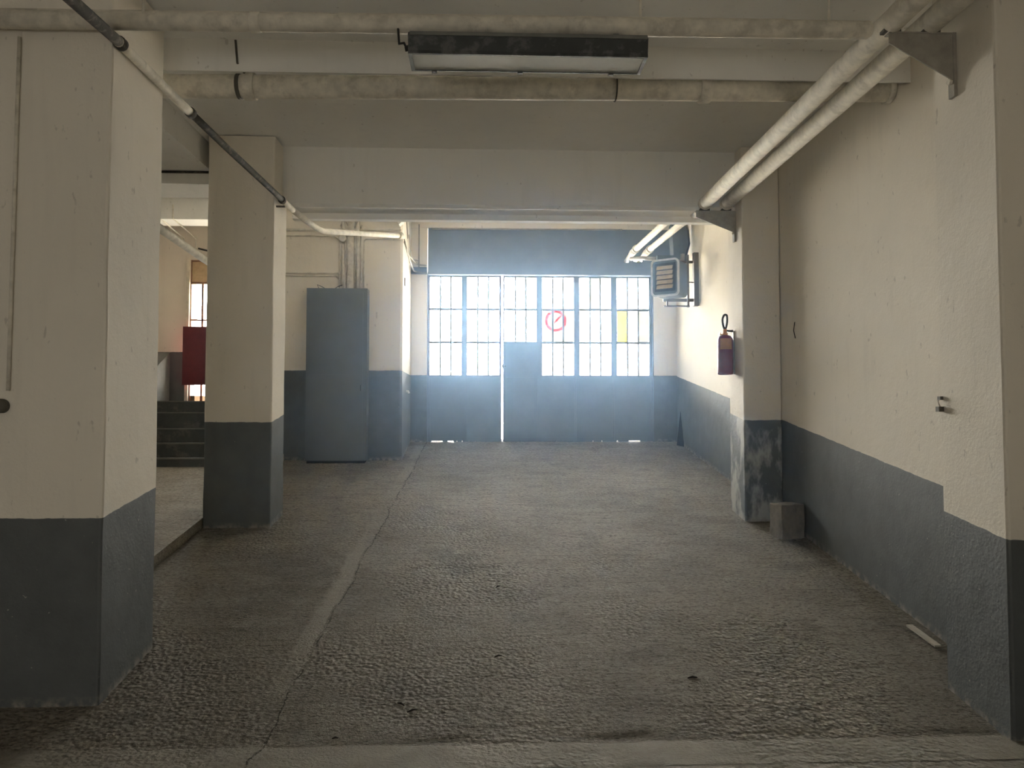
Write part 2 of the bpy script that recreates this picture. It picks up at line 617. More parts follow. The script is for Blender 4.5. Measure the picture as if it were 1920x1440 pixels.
pillar(-3.0, -2.112, 4.38, 5.09, M['pillar'], 'nearest square plastered pillar at the left edge, cream over dark grey', 4.26)
pillar(-2.72, -2.07, 7.63, 8.12, M['pillar'], 'slimmer left pillar farther back, between the stairs and the ramp', 4.44)
pillar(2.71, 3.055, 3.90, 4.465, M['pillar'], 'nearest right wall pillar with speckled cream plaster and black front base', 4.26)
pillar(2.665, 3.055, 7.75, 8.22, M['pillar_worn'], 'far right wall pillar with peeling grey base, carrying the extinguisher', 4.44)

# ---- stairs in the left bay
st = thing('stairs', 'dark painted concrete steps climbing to the glazed side door', 'stairs', (-4.1, 9.9, ramp(9.9) + .09))
z = [ramp(9.9) + .085, 1.125, 1.307, 1.493, 1.71, 1.87]
yy = [9.9, 10.18, 10.46, 10.74, 11.02, 11.995]
for k in range(5):
    bm = B()
    box(bm, -4.80, -3.32, yy[k], yy[k + 1] if k < 4 else yy[5], z[0] - .09 if k == 0 else z[k] - .05, z[k + 1])
    if k:
        pass
    bevel(bm, .008)
    s = obj('step', bm, M['stair'], st)
    bm = B()
    box(bm, -4.79, -3.33, yy[k] - .004, yy[k] + .03, z[k + 1] - .012, z[k + 1] + .002)
    obj('step_edge', bm, M['stair_edge'], s)
bm = B()
prism(bm, [(9.95, 1.0), (9.95, 1.55), (12.0, 2.64), (12.0, 1.0)], 'x', -4.98, -4.81)
bevel(bm, .01)
tag(obj('stair_parapet', bm, simple('parapet_grey', (.13, .135, .125), .55), loc=(-4.9, 11, 1.0)),
    'sloping grey parapet wall on the left side of the steps', 'parapet')


# ================================================================ GARAGE DOOR
door = bpy.data.objects.new('door_1', None)
C.objects.link(door)
door.location = (.91, 12.0, 1.253)
door['_o'] = (.91, 12.0, 1.253)
door['kind'] = 'structure'
door['label'] = 'wide blue grey metal folding garage door with six glazed leaves'
YD = 12.03
cols = [(-.83, -.335), (-.246, .256), (.345, .843), (.936, 1.433), (1.526, 2.025), (2.118, 2.628)]
leaf = [(-.853, -.29), (-.29, .293), (.318, .89), (.89, 1.48), (1.48, 2.072), (2.072, 2.673)]
rows = [(3.345, 3.842), (2.823, 3.325), (2.300, 2.800)]
gaps = {0: [(-.80, -.62), (-.55, -.45), (-.41, -.395), (-.33, -.31)], 1: [(-.22, -.205), (-.12, -.11)], 3: [(1.15, 1.16)], 4: [(1.72, 1.74), (1.86, 1.88)],
        5: [(2.10, 2.13), (2.29, 2.48)]}
for i, ((a, b), (c, d)) in enumerate(zip(leaf, cols)):
    bm = B()
    # perforated leaf frame: stiles and rails around the three openings
    box(bm, a, c, YD, YD + .045, 2.30, 3.865)
    box(bm, d, b, YD, YD + .045, 2.30, 3.865)
    box(bm, c, d, YD, YD + .045, 3.842, 3.865)
    lf = obj('door_leaf', bm, M['door_grey'], door)
    bm = B()
    zb, zt = 1.247, 2.30
    pts = [(a, zt)]
    pts.append((a, zb))
    for (g0, g1) in gaps.get(i, []):
        g0, g1 = max(g0, a + .01), min(g1, b - .01)
        pts += [(g0, zb), (g0 + .004, zb + .036), (g1 - .003, zb + .030), (g1, zb)]
    pts += [(b, zb), (b, zt)]
    prism(bm, pts, 'y', YD + .004, YD + .04)
    obj('kick_panel', bm, M['door_grey'], lf)
    bm = B()     # pressed frame around the kick panel
    for (x0, x1, z0, z1) in ((a, a + .035, zb + .03, zt), (b - .035, b, zb + .03, zt), (a, b, zt - .035, zt), (a, b, zb + .03, zb + .08)):
        box(bm, x0, x1, YD - .012, YD + .004, z0, z1)
    obj('panel_frame', bm, M['door_grey'], lf)
    bm = B()
    box(bm, c, d, YD + .005, YD + .035, 3.317, 3.353)
    box(bm, c, d, YD + .005, YD + .035, 2.794, 2.830)
    for k in (1, 2):
        x = c + (d - c) * k / 3
        box(bm, x - .013, x + .013, YD + .008, YD + .03, 2.823 if i == 2 else 2.30, 3.842)
    obj('glazing_bars', bm, M['door_grey'], lf)
    if i == 2:
        bm = B()
        box(bm, c, d, YD + .006, YD + .03, 2.30, 2.800)
        o = obj('blank_panel', bm, M['door_grey'], lf)
        o['label'] = 'solid panel in place of the lowest pane'
    special = {(3, 1, 0): 'glass_cream', (3, 1, 1): 'glass_cream', (3, 1, 2): 'glass_cream', (5, 1, 0): 'glass_yellow', (5, 1, 2): 'glass_cream', (4, 0, 1): 'glass_cream'}
    bm = B()
    for r_, (z0, z1) in enumerate(rows):
        if i == 2 and r_ == 2:
            continue
        for k in range(3):
            x0, x1 = c + (d - c) * k / 3, c + (d - c) * (k + 1) / 3
            if (i, r_, k) == (5, 1, 0):
                bq = B()
                box(bq, x0 + .004, x1 - .004, YD + .018, YD + .022, z0, z1)
                o = obj('yellow_pane', bq, M['glass_yellow'], lf)
                o['label'] = 'yellow glass pane'
                continue
            if (i, r_, k) in special and special[(i, r_, k)] == 'glass_cream':
                bq = B()
                box(bq, x0 + .004, x1 - .004, YD + .018, YD + .022, z0, z1)
                o = obj('cream_pane', bq, M['glass_cream'], lf)
                o['label'] = 'faintly yellowed glass pane'
                continue
            box(bm, x0 + .004, x1 - .004, YD + .018, YD + .022, z0, z1)
    obj('glass', bm, M['glass'], lf)
bm = B()
box(bm, .302, .322, YD - .03, YD - .005, 2.40, 2.47)
tube(bm, [(.30, YD - .02, 2.435), (.30, YD - .06, 2.435), (.36, YD - .06, 2.435)], .008, 8)
obj('door_handle', bm, M['lamp_dark'], door)
bm = B()
for (x0, x1, z0, z1) in ((-.868, -.853, 1.25, 3.90), (2.672, 2.69, 1.25, 3.90), (-.868, 2.69, 3.868, 3.90)):
    box(bm, x0, x1, YD - .035, YD + .06, z0, z1)
obj('door_frame', bm, M['door_grey'], door)
bm = B()     # two tracks standing proud on the lower right leaves
for x in (1.480, 2.072):
    box(bm, x - .012, x + .012, YD - .03, YD - .010, 1.28, 2.29)
obj('hinge_strip', bm, M['door_grey'], door)

# grey sheet panel above the door (small holes where the pipes go out)
bm = B()
hx = [(2.245, 2.30, 4.085, 4.115), (2.385, 2.52, 4.098, 4.112)]
zlo, zhi = 3.90, 4.605
xr = [-.86, 2.245, 2.30, 2.385, 2.52, 3.06]
box(bm, -.86, 3.06, 11.985, 12.02, zlo, 4.085)
box(bm, -.86, 3.06, 11.985, 12.02, 4.115, zhi)
box(bm, -.86, 2.245, 11.985, 12.02, 4.085, 4.115)
box(bm, 2.30, 2.385, 11.985, 12.02, 4.085, 4.115)
box(bm, 2.385, 2.52, 11.985, 12.02, 4.085, 4.098)
box(bm, 2.52, 3.06, 11.985, 12.02, 4.085, 4.115)
box(bm, -.86, 3.06, 11.95, 11.985, 3.87, 3.90)
struct('trim_1', bm, M['door_grey'])

# ---- no-entry style sticker on the fourth leaf
bm = B()
cx, cz, ro, ri = 1.150, 3.158, .170, .130
yg = YD + .012
n = 40
ang = [2 * math.pi * k / n for k in range(n)]
rings = []
for (rr, y) in ((ri, yg), (ro, yg), (ro, yg + .003), (ri, yg + .003)):
    rings.append([bm.verts.new((cx + rr * math.cos(t), y, cz + rr * math.sin(t))) for t in ang])
for q in range(4):
    a, b = rings[q], rings[(q + 1) % 4]
    for k in range(n):
        bm.faces.new((a[k], a[(k + 1) % n], b[(k + 1) % n], b[k]))


def slab_poly(bm, pts):
    prism(bm, pts, 'y', yg, yg + .003)


slab_poly(bm, [(cx + .085, cz + .112), (cx + .108, cz + .090), (cx + .020, cz - .012), (cx - .035, cz - .052), (cx - .028, cz - .022), (cx + .000, cz + .02)])
slab_poly(bm, [(cx - .118, cz - .072), (cx - .075, cz - .092), (cx - .070, cz - .118), (cx - .1, cz - .1)])
tag(obj('no_entry_sign', bm, M['sign_red'], loc=(cx, yg, cz)),
    'red ring with diagonal bar sticker on the glass of the garage door', 'sign')

# ================================================================ SIDE DOOR (left bay)
sd = bpy.data.objects.new('door_2', None)
C.objects.link(sd)
sd.location = (-4.06, 12.0, 1.87)
sd['_o'] = (-4.06, 12.0, 1.87)
sd['kind'] = 'structure'
sd['label'] = 'glazed door with pale frame at the top of the dark steps'
bm = B()
box(bm, -4.575, -4.525, 11.97, 12.06, 1.87, 4.10)
box(bm, -3.62, -3.58, 11.97, 12.06, 1.87, 4.10)
obj('door_jamb', bm, M['frame_pale'], sd)
bm = B()
box(bm, -4.525, -4.505, 12.01, 12.05, 1.87, 4.075)
box(bm, -4.525, -3.62, 12.01, 12.05, 4.05, 4.075)
box(bm, -4.525, -3.62, 12.01, 12.05, 3.70, 3.735)
obj('door_frame', bm, M['frame_brown'], sd)
bm = B()
box(bm, -4.355, -4.325, 12.02, 12.045, 1.87, 3.72)
box(bm, -4.525, -3.62, 12.02, 12.045, 3.13, 3.155)
obj('glazing_bars', bm, M['frame_brown'], sd)
bm = B()
box(bm, -4.505, -3.62, 12.03, 12.035, 3.735, 4.05)
obj('transom_pane', bm, M['pane_reflection'], sd)  # top pane, its beige reflection put into the colour
bm = B()
box(bm, -4.505, -3.62, 12.03, 12.034, 1.97, 3.70)
obj('glass', bm, M['glass'], sd)
bm = B()
box(bm, -4.505, -3.62, 12.03, 12.034, 1.87, 1.97)
obj('sunlit_tint_pane', bm, M['glass_sunlit_tint'], sd)  # strip of glass with the sunlit warmth outside put into its tint
bm = B()
box(bm, -4.56, -3.80, 11.84, 11.865, 2.13, 3.02)
bevel(bm, .004)
rp = thing('red_board', 'dark red board across the glazed door at the top of the steps', 'board', (-4.2, 11.85, 2.13))
obj('board_face', bm, M['red_panel'], rp)
bm = B()
box(bm, -3.84, -3.80, 11.865, 11.995, 1.875, 3.0)
obj('rear_post', bm, M['steel_brown'], rp)

# ================================================================ PIPES
PIPG = None


def pipe(name, pts, r, mat, label, cat='pipe', bend=.06, parent=None, n=16, group=None):
    bm = B()
    tube(bm, pts, r, n, bend)
    if parent is not None:
        return obj(name, bm, mat, parent)
    o = obj(name, bm, mat, loc=pts[0])
    return tag(o, label, cat, group)


def collar(parent, p, d, r, ln, mat=None, name='pipe_collar'):
    bm = B()
    p, d = Vector(p), Vector(d).normalized()
    tube(bm, [p - d * ln / 2, p - d * ln * .42, p + d * ln * .42, p + d * ln / 2], [r * .93, r, r, r * .93], 18)
    return obj(name, bm, mat or M['pipe'], parent)


# big drain pipe behind the near beam
dp = thing('drain_pipe', 'thick cream drain pipe running across under the ceiling behind the lamp', 'pipe', (-2.6, 5.55, 4.05))
bm = B()
tube(bm, [(-2.6, 5.55, 4.036), (3.055, 5.55, 4.094)], .083, 20)
obj('pipe_run', bm, M['pipe'], dp)


def pz(x):
    return 4.036 + (x + 2.6) * .01025


for x, rr in ((-1.69, .098), (1.64, .099)):
    collar(dp, (x, 5.55, pz(x)), (1, 0, .0103), rr, .085)
collar(dp, (-1.765, 5.55, pz(-1.765)), (1, 0, .0103), .089, .03, M['joint_dark'], 'joint_band')
collar(dp, (3.03, 5.55, pz(3.03)), (1, 0, .0103), .094, .04, M['pipe'], 'wall_flange')
bm = B()
tube(bm, [(-1.69, 5.47, 4.13), (-1.70, 5.44, 4.10), (-1.70, 5.292, 4.10), (-1.715, 5.292, 4.26)], .008, 8)
obj('hanger_rod', bm, M['joint_dark'], dp)
bm = B()
tube(bm, [(.975, 5.55 + .088 * math.cos(t), pz(.975) + .088 * math.sin(t)) for t in [k * math.pi * 2 / 20 for k in range(21)]], .006, 6)
obj('pipe_clamp', bm, M['joint_dark'], dp)

# rail pipe along the front of the near beam
rp_ = thing('beam_pipe', 'cream pipe running across above the lamp, in front of the near left pillar', 'pipe', (-2.9, 4.27, 3.85))
bm = B()
tube(bm, [(-3.6, 4.285, 3.853), (2.225, 4.285, 3.893), (2.245, 4.285, 3.893)], [.05, .05, .035], 16)
obj('pipe_run', bm, M['pipe'], rp_)
collar(rp_, (-1.28, 4.285, 3.869), (1, 0, .007), .056, .06)
bm = B()
tube(bm, [(-3.6, 4.325, 3.925), (1.72, 4.325, 3.957), (1.74, 4.300, 3.95), (1.74, 4.300, 3.90)], .013, 10, .02)
cd = obj('conduit', bm, M['pipe'], loc=(-2.9, 4.33, 3.93))
tag(cd, 'thin painted conduit above the beam pipe, ending short of the right brackets', 'conduit')
bm = B()
tube(bm, [(1.74, 4.28, 3.915), (1.74, 4.28, 3.87)], [.02, .012], 10)
obj('conduit_end_fitting', bm, M['pipe'], cd)
for x in (-1.9, .9, 2.0):
    bm = B()
    tube(bm, [(x, 4.285, 3.88), (x, 4.285, 4.275)], .008, 8)
    obj('hanger_rod', bm, M['pipe'], rp_)
bm = B()
tube(bm, [(-1.2, 4.315, 3.938), (-1.2, 4.345, 3.94)], .018, 8)
obj('conduit_clip', bm, M['pipe'], cd)

# sloping pipe on the left, bare black in stretches
lp = thing('sloping_pipe', 'long left ceiling pipe with bare black stretches, passing both pillars', 'pipe', (-2.08, 4.3, 3.79))
path = [(-1.93, 3.45, 3.60), (-2.075, 4.38, 3.790), (-2.072, 5.2, 3.80), (-2.045, 6.2, 3.80), (-2.0, 7.3, 3.80), (-1.965, 7.95, 3.785)]


def seg(t0, t1, r, mat, name):
    # stretch of the run between two Y positions
    ps = []
    for k in range(9):
        y = t0 + (t1 - t0) * k / 8
        for a, b in zip(path, path[1:]):
            if a[1] <= y <= b[1] + 1e-6:
                t = (y - a[1]) / (b[1] - a[1])
                ps.append(Vector(a).lerp(Vector(b), t))
                break
    bm = B()
    tube(bm, ps, r, 14)
    return obj(name, bm, mat, lp)


seg(2.9 + .56, 4.36, .030, M['pipe_dark'], 'bare_pipe_stretch')
seg(4.36, 5.42, .030, M['pipe'], 'painted_pipe_stretch')
seg(5.42, 7.62, .027, M['pipe_dark'], 'bare_pipe_stretch')
seg(7.62, 7.95, .030, M['pipe_bright'], 'painted_pipe_stretch')
bm = B()
tube(bm, [(-1.965, 7.95, 3.785), (-1.88, 8.52, 3.765), (-1.83, 8.75, 3.76), (-1.14, 10.60, 4.150)], .032, 14, .12)
obj('painted_pipe_stretch', bm, M['pipe_bright'], lp)
for (y, x, zz) in ((4.40, -2.075, 3.791), (5.43, -2.065, 3.80), (7.60, -1.985, 3.793)):
    collar(lp, (x, y, zz), (.02, 1, 0), .037, .05, M['pipe_dark'])
collar(lp, (-1.15, 10.57, 4.145), (.35, .9, .2), .05, .09, M['pipe'])
bm = B()
for y in (7.7,):
    box(bm, -2.075, -1.985, y, y + .02, 3.75, 3.765)
obj('pipe_support', bm, M['joint_dark'], lp)

# the pair of long pipes on the right
PG = None
for (x0, x1, lab, lab2) in ((2.335, 2.335, 'left one of the two thick cream pipes on the right brackets', 'left one of the two thin white pipes above the heater'),
                            (2.565, 2.563, 'right one of the two thick cream pipes, closest to the wall pillars', 'right one of the two thin white pipes above the heater')):
    t = thing('ceiling_pipe', lab, 'pipe', (x0, 3.0, 3.93))
    bm = B()
    tube(bm, [(x0, 2.2, 3.925), (x0, 4.2, 3.915), (x1, 8.3, 3.895)], .068, 20)
    obj('pipe_run', bm, M['pipe'], t)
    collar(t, (x1, 7.90, 3.897), (0, 1, 0), .073, .05)
    dx = 0 if x0 < 2.5 else .215
    t2 = thing('thin_ceiling_pipe', lab2, 'pipe', (x0, 8.35, 4.0))
    bm = B()
    tube(bm, [(2.30 + dx, 8.35, 3.97), (2.265 + dx, 9.4, 4.06), (2.25 + dx * .95, 11.1, 4.11)], .043, 16)
    obj('pipe_run', bm, M['pipe_bright'], t2)
    collar(t2, (2.25 + dx * .95, 11.14, 4.112), (0, 1, 0), .058, .07, M['pipe'])
    bm = B()
    tube(bm, [(2.25 + dx * .95, 11.17, 4.112), (2.25 + dx * .95, 11.4, 4.113), (2.25 + dx * .95, 11.6, 4.11), (2.25 + dx * .95, 11.98, 4.10)], [.045, .052, .035, .025], 16)
    obj('pipe_end', bm, M['pipe_bright'], t2)


def bracket(yb, xw, xt, zt, hgt, label, drop):
    t = thing('pipe_bracket', label, 'bracket', (xw, yb, zt), 'steel pipe brackets on the right pillars')
    bm = B()
    prism(bm, [(xt, zt), (xw - .02, zt), (xw - .02, zt - hgt), (xt + .02, zt - .07), (xt, zt - .06)], 'y', yb, yb + .008)
    bevel(bm, .002, 1)
    obj('gusset_plate', bm, M['bracket'], t)
    bm = B()
    box(bm, xt, xw - .003, yb - .005, yb + .05, zt, zt + .008)
    obj('top_flange', bm, M['bracket'], t)
    bm = B()
    box(bm, xw - .022, xw - .003, yb - .004, yb + .05, zt - hgt - drop, zt + .01)
    obj('wall_strap', bm, M['bracket'], t)
    for zz in (zt - .10, zt - hgt - .0):
        bm = B()
        tube(bm, [(xw - .024, yb + .02, zz), (xw - .042, yb + .02, zz)], .018, 6)
        obj('bolt', bm, M['pipe'], t)
    for x in (2.335, 2.565):
        bm = B()
        box(bm, x - .05, x + .05, yb - .004, yb + .045, zt + .008, zt + .03)
        obj('pipe_saddle', bm, M['joint_dark'], t)
    return t


bracket(4.22, 2.708, 2.315, 3.845, .27, 'near grey triangular steel bracket carrying the two thick pipes', .09)
bracket(7.93, 2.663, 2.240, 3.812, .22, 'far triangular steel bracket carrying pipes above the extinguisher', .10)

# pipe in the left bay
pipe('bay_pipe', [(-3.10, 6.3, 3.52), (-3.17, 7.5, 3.505), (-3.27, 9.0, 3.50), (-3.38, 11.0, 3.50)], .042, M['pipe_bright'],
     'pale pipe sloping through the stair bay above the red board')
t = pipe('beam_conduit', [(-3.62, 7.93, 4.30), (-3.62, 7.93, 4.165), (-2.73, 7.93, 4.165)], .012, M['pipe_dark'],
         'dark conduit under the ceiling between the two left pillars', 'conduit', .02)
for i, x in enumerate((-4.62, -4.44)):
    pipe('drop_conduit', [(x, 11.085, 4.69), (x, 11.085, 4.49), (x, 11.98, 4.40), (x, 11.98, 4.25)], .010, M['pipe'],
         ['thin conduit dropping over the stair bay beam, left', 'thin conduit dropping over the stair bay beam, right'][i], 'conduit', .02)
pipe('bay_cable', [(-4.4, 11.98, 4.25), (-4.2, 11.98, 4.20), (-3.4, 11.98, 4.19)], .014, M['pipe_dark'],
     'dark cable along the stair bay wall above the glazed door', 'cable', .05)

# conduit on the near left pillar with its switch
cp = thing('pillar_conduit', 'vertical conduit ending in a dark round switch on the near left pillar', 'conduit', (-2.60, 4.37, 1.8))
bm = B()
tube(bm, [(-2.62, 4.365, 3.80), (-2.63, 4.365, 1.80)], .010, 10)
obj('conduit_run', bm, M['pipe'], cp)
bm = B()
tube(bm, [(-2.665, 4.378, 1.715), (-2.665, 4.345, 1.715), (-2.665, 4.335, 1.715)], [.04, .04, .03], 18)
obj('switch', bm, M['joint_dark'], cp)

# ================================================================ LAMP
lx0, lx1 = -.409, .905
lz = 3.635
lm = thing('fluorescent_lamp', 'long dark boxy fluorescent ceiling lamp with dusty pale underside', 'lamp', (.25, 4.22, 3.63))
bm = B()
prism(bm, [(4.12, lz + .012), (4.105, lz + .095), (4.125, lz + .115), (4.33, lz + .115), (4.335, lz + .012)], 'x', lx0, lx1)
bevel(bm, .003, 1)
obj('housing', bm, M['lamp_dark'], lm)
bm = B()
box(bm, lx0 + .02, lx1 - .02, 4.132, 4.322, lz - .002, lz + .013)
o = obj('diffuser', bm, M['lamp_diff'], lm)
bm = B()
for (a, b, c, d) in ((lx0, lx1, 4.118, 4.132), (lx0, lx1, 4.322, 4.336), (lx0, lx0 + .02, 4.132, 4.322), (lx1 - .02, lx1, 4.132, 4.322)):
    box(bm, a, b, c, d, lz - .006, lz + .013)
obj('diffuser_frame', bm, M['lamp_dark'], lm)
bm = B()
box(bm, lx0 + .01, lx1 - .005, 4.098, 4.112, lz + .088, lz + .108)
obj('top_lip', bm, M['lamp_edge'], lm)
for x in (lx0 + .15, lx1 - .15):
    bm = B()
    box(bm, x - .015, x + .015, 4.27, 4.30, lz + .112, 3.84)
    obj('hanger', bm, M['lamp_edge'], lm)
for x in (lx0 + .13, lx0 + .62, lx1 - .17):
    bm = B()
    box(bm, x - .015, x + .015, 4.325, 4.345, lz - .012, lz + .002)
    obj('frame_clip', bm, M['lamp_dark'], lm)
bm = B()
tube(bm, [(lx0, 4.2, lz + .075), (lx0 - .02, 4.2, lz + .07), (lx0 - .03, 4.2, lz + .09), (lx0 - .06, 4.23, lz + .10), (lx0 - .07, 4.26, lz + .20)], .007, 8)
tube(bm, [(lx0, 4.2, lz + .06), (lx0 - .025, 4.2, lz + .055)], .014, 8)
obj('cable', bm, M['black'], lm)
bm = B()
tube(bm, [(lx1, 4.2, lz + .06), (lx1 + .015, 4.2, lz + .06)], .010, 8)
obj('end_screw', bm, M['black'], lm)

# ================================================================ CABINET
cb = thing('metal_cabinet', 'tall dark grey metal cabinet standing against the wall block', 'cabinet', (-1.98, 10.6, ramp(10.5)))
c0, c1, cy0, cy1, cz0, cz1 = -2.395, -1.575, 10.50, 10.695, 1.025, 3.40
bm = B()
box(bm, c0, c1, cy0, cy1, cz0 + .03, cz1)
bevel(bm, .004, 1)
obj('body', bm, M['cab_grey'], cb)
bm = B()
box(bm, c0 + .02, c1 - .02, cy0 + .01, cy1 - .004, cz0 - .02, cz0 + .03)
obj('plinth', bm, M['cab_dark'], cb)
for (z0, z1) in ((cz0 + .06, 2.215), (2.222, cz1 - .05)):
    bm = B()
    box(bm, c0 + .045, c1 - .055, cy0 - .010, cy0 - .0005, z0, z1)
    bevel(bm, .003, 1)
    obj('door', bm, M['cab_grey'], cb)
bm = B()
box(bm, c1 - .085, c1 - .078, cy0 - .014, cy0 - .010, 2.0, 2.08)
obj('latch', bm, M['cab_dark'], cb)
bm = B()
tube(bm, [(-2.25, 10.6, 3.40), (-2.27, 10.58, 3.46), (-2.22, 10.58, 3.44), (-2.16, 10.6, 3.405)], .005, 6)
tube(bm, [(-2.05, 10.6, 3.40), (-1.98, 10.58, 3.44), (-1.93, 10.6, 3.46)], .005, 6)
tube(bm, [(-2.16, 10.6, 3.405), (-2.05, 10.6, 3.405)], .005, 6)
tag(obj('wire_scrap', bm, M['black'], loc=(-2.1, 10.6, 3.4)), 'loose bits of dark wire lying on top of the metal cabinet', 'wire')

# conduits above the cabinet
vert = [(-1.985, .013, 3.405, 4.28), (-1.94, .018, 3.405, 4.40), (-1.895, .010, 3.405, 4.18), (-1.775, .012, 3.405, 4.42), (-1.735, .022, 3.405, 4.45), (-1.690, .012, 3.405, 4.3)]
labs = ['leftmost thin conduit rising from the cabinet top', 'thicker conduit under the round junction box above the cabinet',
        'thin conduit just right of the junction box conduit', 'thin conduit left of the widest riser above the cabinet',
        'widest riser pipe above the right half of the cabinet', 'thin conduit right of the widest riser above the cabinet']
for (x, r, z0, z1), lab in zip(vert, labs):
    yv = 10.70 - r - .002
    pipe('riser_conduit', [(x, yv, z0), (x, yv, z1)], r, M['pipe'], lab, 'conduit')
bm = B()
box(bm, -1.875, -1.79, 10.655, 10.699, 3.405, 4.5)
bevel(bm, .004, 1)
tag(obj('cable_trunking', bm, M['pipe'], loc=(-1.83, 10.68, 3.4)), 'flat painted cable trunking between the riser pipes above the cabinet', 'trunking')
bm = B()
tube(bm, [(-1.945, 10.66, 4.12), (-1.945, 10.625, 4.12), (-1.945, 10.618, 4.12)], [.052, .052, .04], 20)
tag(obj('junction_box', bm, M['pipe_bright'], loc=(-1.945, 10.64, 4.12)), 'small round painted junction box on the riser conduits', 'junction box')
hz = [([(-3.25, 10.685, 4.16), (-2.05, 10.685, 4.16), (-1.99, 10.685, 4.10)], .012, 'upper horizontal conduit reaching the junction box'),
      ([(-3.25, 10.68, 4.235), (-1.14, 10.68, 4.255)], .017, 'long horizontal pipe high on the wall block behind the cabinet'),
      ([(-3.25, 10.687, 3.60), (-2.03, 10.687, 3.60), (-2.0, 10.687, 3.56)], .011, 'lower of two conduits left above the cabinet'),
      ([(-3.25, 10.687, 3.64), (-2.0, 10.687, 3.64)], .011, 'middle horizontal conduit left above the cabinet'),
      ([(-1.655, 10.687, 3.43), (-1.655, 10.687, 4.125), (-1.14, 10.687, 4.125)], .010, 'thin conduit bent in a corner on the right part of the wall block'),
      ([(-1.98, 10.69, 4.30), (-1.93, 10.66, 4.42), (-1.87, 10.66, 4.30)], .009, 'small looped wire above the junction box'),
      ([(-1.79, 10.67, 4.28), (-1.72, 10.66, 4.40), (-1.2, 10.66, 4.42)], .012, 'wire running along the top of the wall block')]
for pts, r, lab in hz:
    pipe('wall_conduit', pts, r, M['pipe'], lab, 'conduit', .05)

# cables left of the garage door
cs = [([(-1.10, 10.72, 4.13), (-1.08, 11.0, 3.98), (-1.07, 11.5, 4.02), (-1.03, 11.97, 4.02), (-.88, 11.975, 4.01)], .009, 'cable sagging from the bright pipe end towards the garage door'),
      ([(-1.10, 10.74, 4.10), (-1.07, 11.2, 3.93), (-1.07, 11.9, 3.90), (-.88, 11.97, 3.885)], .012, 'lower cable reaching the corner of the garage door'),
      ([(-1.0, 11.98, 4.66), (-1.0, 11.98, 3.95)], .011, 'vertical conduit on the white strip left of the garage door'),
      ([(-1.09, 10.9, 4.5), (-1.09, 11.1, 4.2), (-1.09, 11.3, 4.35), (-1.09, 11.7, 4.05), (-1.0, 11.97, 4.08)], .008, 'tangled cable high on the side of the wall block'),
      ([(-.80, 11.965, 4.585), (2.2, 11.965, 4.60)], .012, 'thin pale conduit along the top of the grey panel')]
for pts, r, lab in cs:
    pipe('door_cable', pts, r, M['bracket'], lab, 'cable', .08)
bm = B()
box(bm, -1.12, -.87, 11.90, 11.985, 3.87, 3.97)
bevel(bm, .006, 1)
tag(obj('door_track_box', bm, M['door_grey'], loc=(-1.0, 11.95, 3.9)), 'blue grey steel box beside the top left corner of the garage door', 'box')
bm = B()
prism(bm, [(-1.36, 4.785), (-1.10, 4.785), (-1.10, 4.35), (-1.16, 4.30), (-1.30, 4.52)], 'y', 10.55, 10.698)
bevel(bm, .01, 1)
tag(obj('corner_haunch', bm, M['beam'], loc=(-1.2, 10.6, 4.5)), 'pale plaster haunch at the top corner of the wall block', 'haunch')
bm = B()
box(bm, -1.119, -1.108, 10.95, 11.0, 3.52, 3.63)
tag(obj('wall_hook', bm, M['steel_brown'], loc=(-1.11, 11, 3.55)), 'small rusty hook plate on the sunlit side of the wall block', 'hook')
bm = B()
tube(bm, [(-1.118, 11.3, 2.02), (-1.09, 11.3, 2.02), (-1.08, 11.3, 1.99)], .018, 8)
tag(obj('wall_peg', bm, M['pipe_bright'], loc=(-1.11, 11.3, 2.0)), 'pale peg on the side of the wall block near the garage door', 'peg')

# ================================================================ HEATER
hc = Vector((2.60, 10.55, 3.56))
ht = thing('unit_heater', 'grey wall heater with cream louvres hanging near the garage door', 'heater', (2.60, 10.55, 3.3))
Rm = Matrix.Rotation(R(-35), 4, 'Z')


def hx_(bm):
    bmesh.ops.transform(bm, matrix=Matrix.Translation(hc) @ Rm, verts=bm.verts)


bm = B()
w_, d_, h_ = .19, .17, .245


def rrect(w, h, r, n=5):
    out = []
    for (sx, sy, a0) in ((1, 1, 0), (-1, 1, 90), (-1, -1, 180), (1, -1, 270)):
        for k in range(n + 1):
            a = R(a0 + 90 * k / n)
            out.append((sx * (w - r) + r * math.cos(a), sy * (h - r) + r * math.sin(a)))
    return out


prism(bm, rrect(w_, h_, .05), 'y', -d_, d_)
hx_(bm)
obj('casing', bm, M['heater'], ht)
bm = B()
o_, i_ = rrect(w_ + .012, h_ + .012, .06), rrect(w_ - .012, h_ - .012, .045)
A = [[bm.verts.new((p[0], y, p[1])) for p in ring] for y, ring in ((-d_ - .02, o_), (-d_ - .02, i_), (-d_ + .01, i_), (-d_ + .01, o_))]
for q in range(4):
    a, b = A[q], A[(q + 1) % 4]
    for k in range(len(a)):
        bm.faces.new((a[k], a[(k + 1) % len(a)], b[(k + 1) % len(a)], b[k]))
hx_(bm)
obj('front_rim', bm, M['heater_rim'], ht)
bm = B()
box(bm, -.15, .15, -d_ - .006, -d_ - .0005, -.19, .20)
hx_(bm)
obj('grille_frame', bm, M['cab_dark'], ht)
bm = B()
for k in range(5):
    zc = .135 - k * .066
    vs_ = box(bm, -.115, .115, -.004, .004, -.030, .030)
    bmesh.ops.transform(bm, matrix=Matrix.Translation((0, -d_ - .020, zc)) @ Matrix.Rotation(R(-28), 4, 'X'), verts=vs_)
hx_(bm)
obj('louvres', bm, M['louvre'], ht)
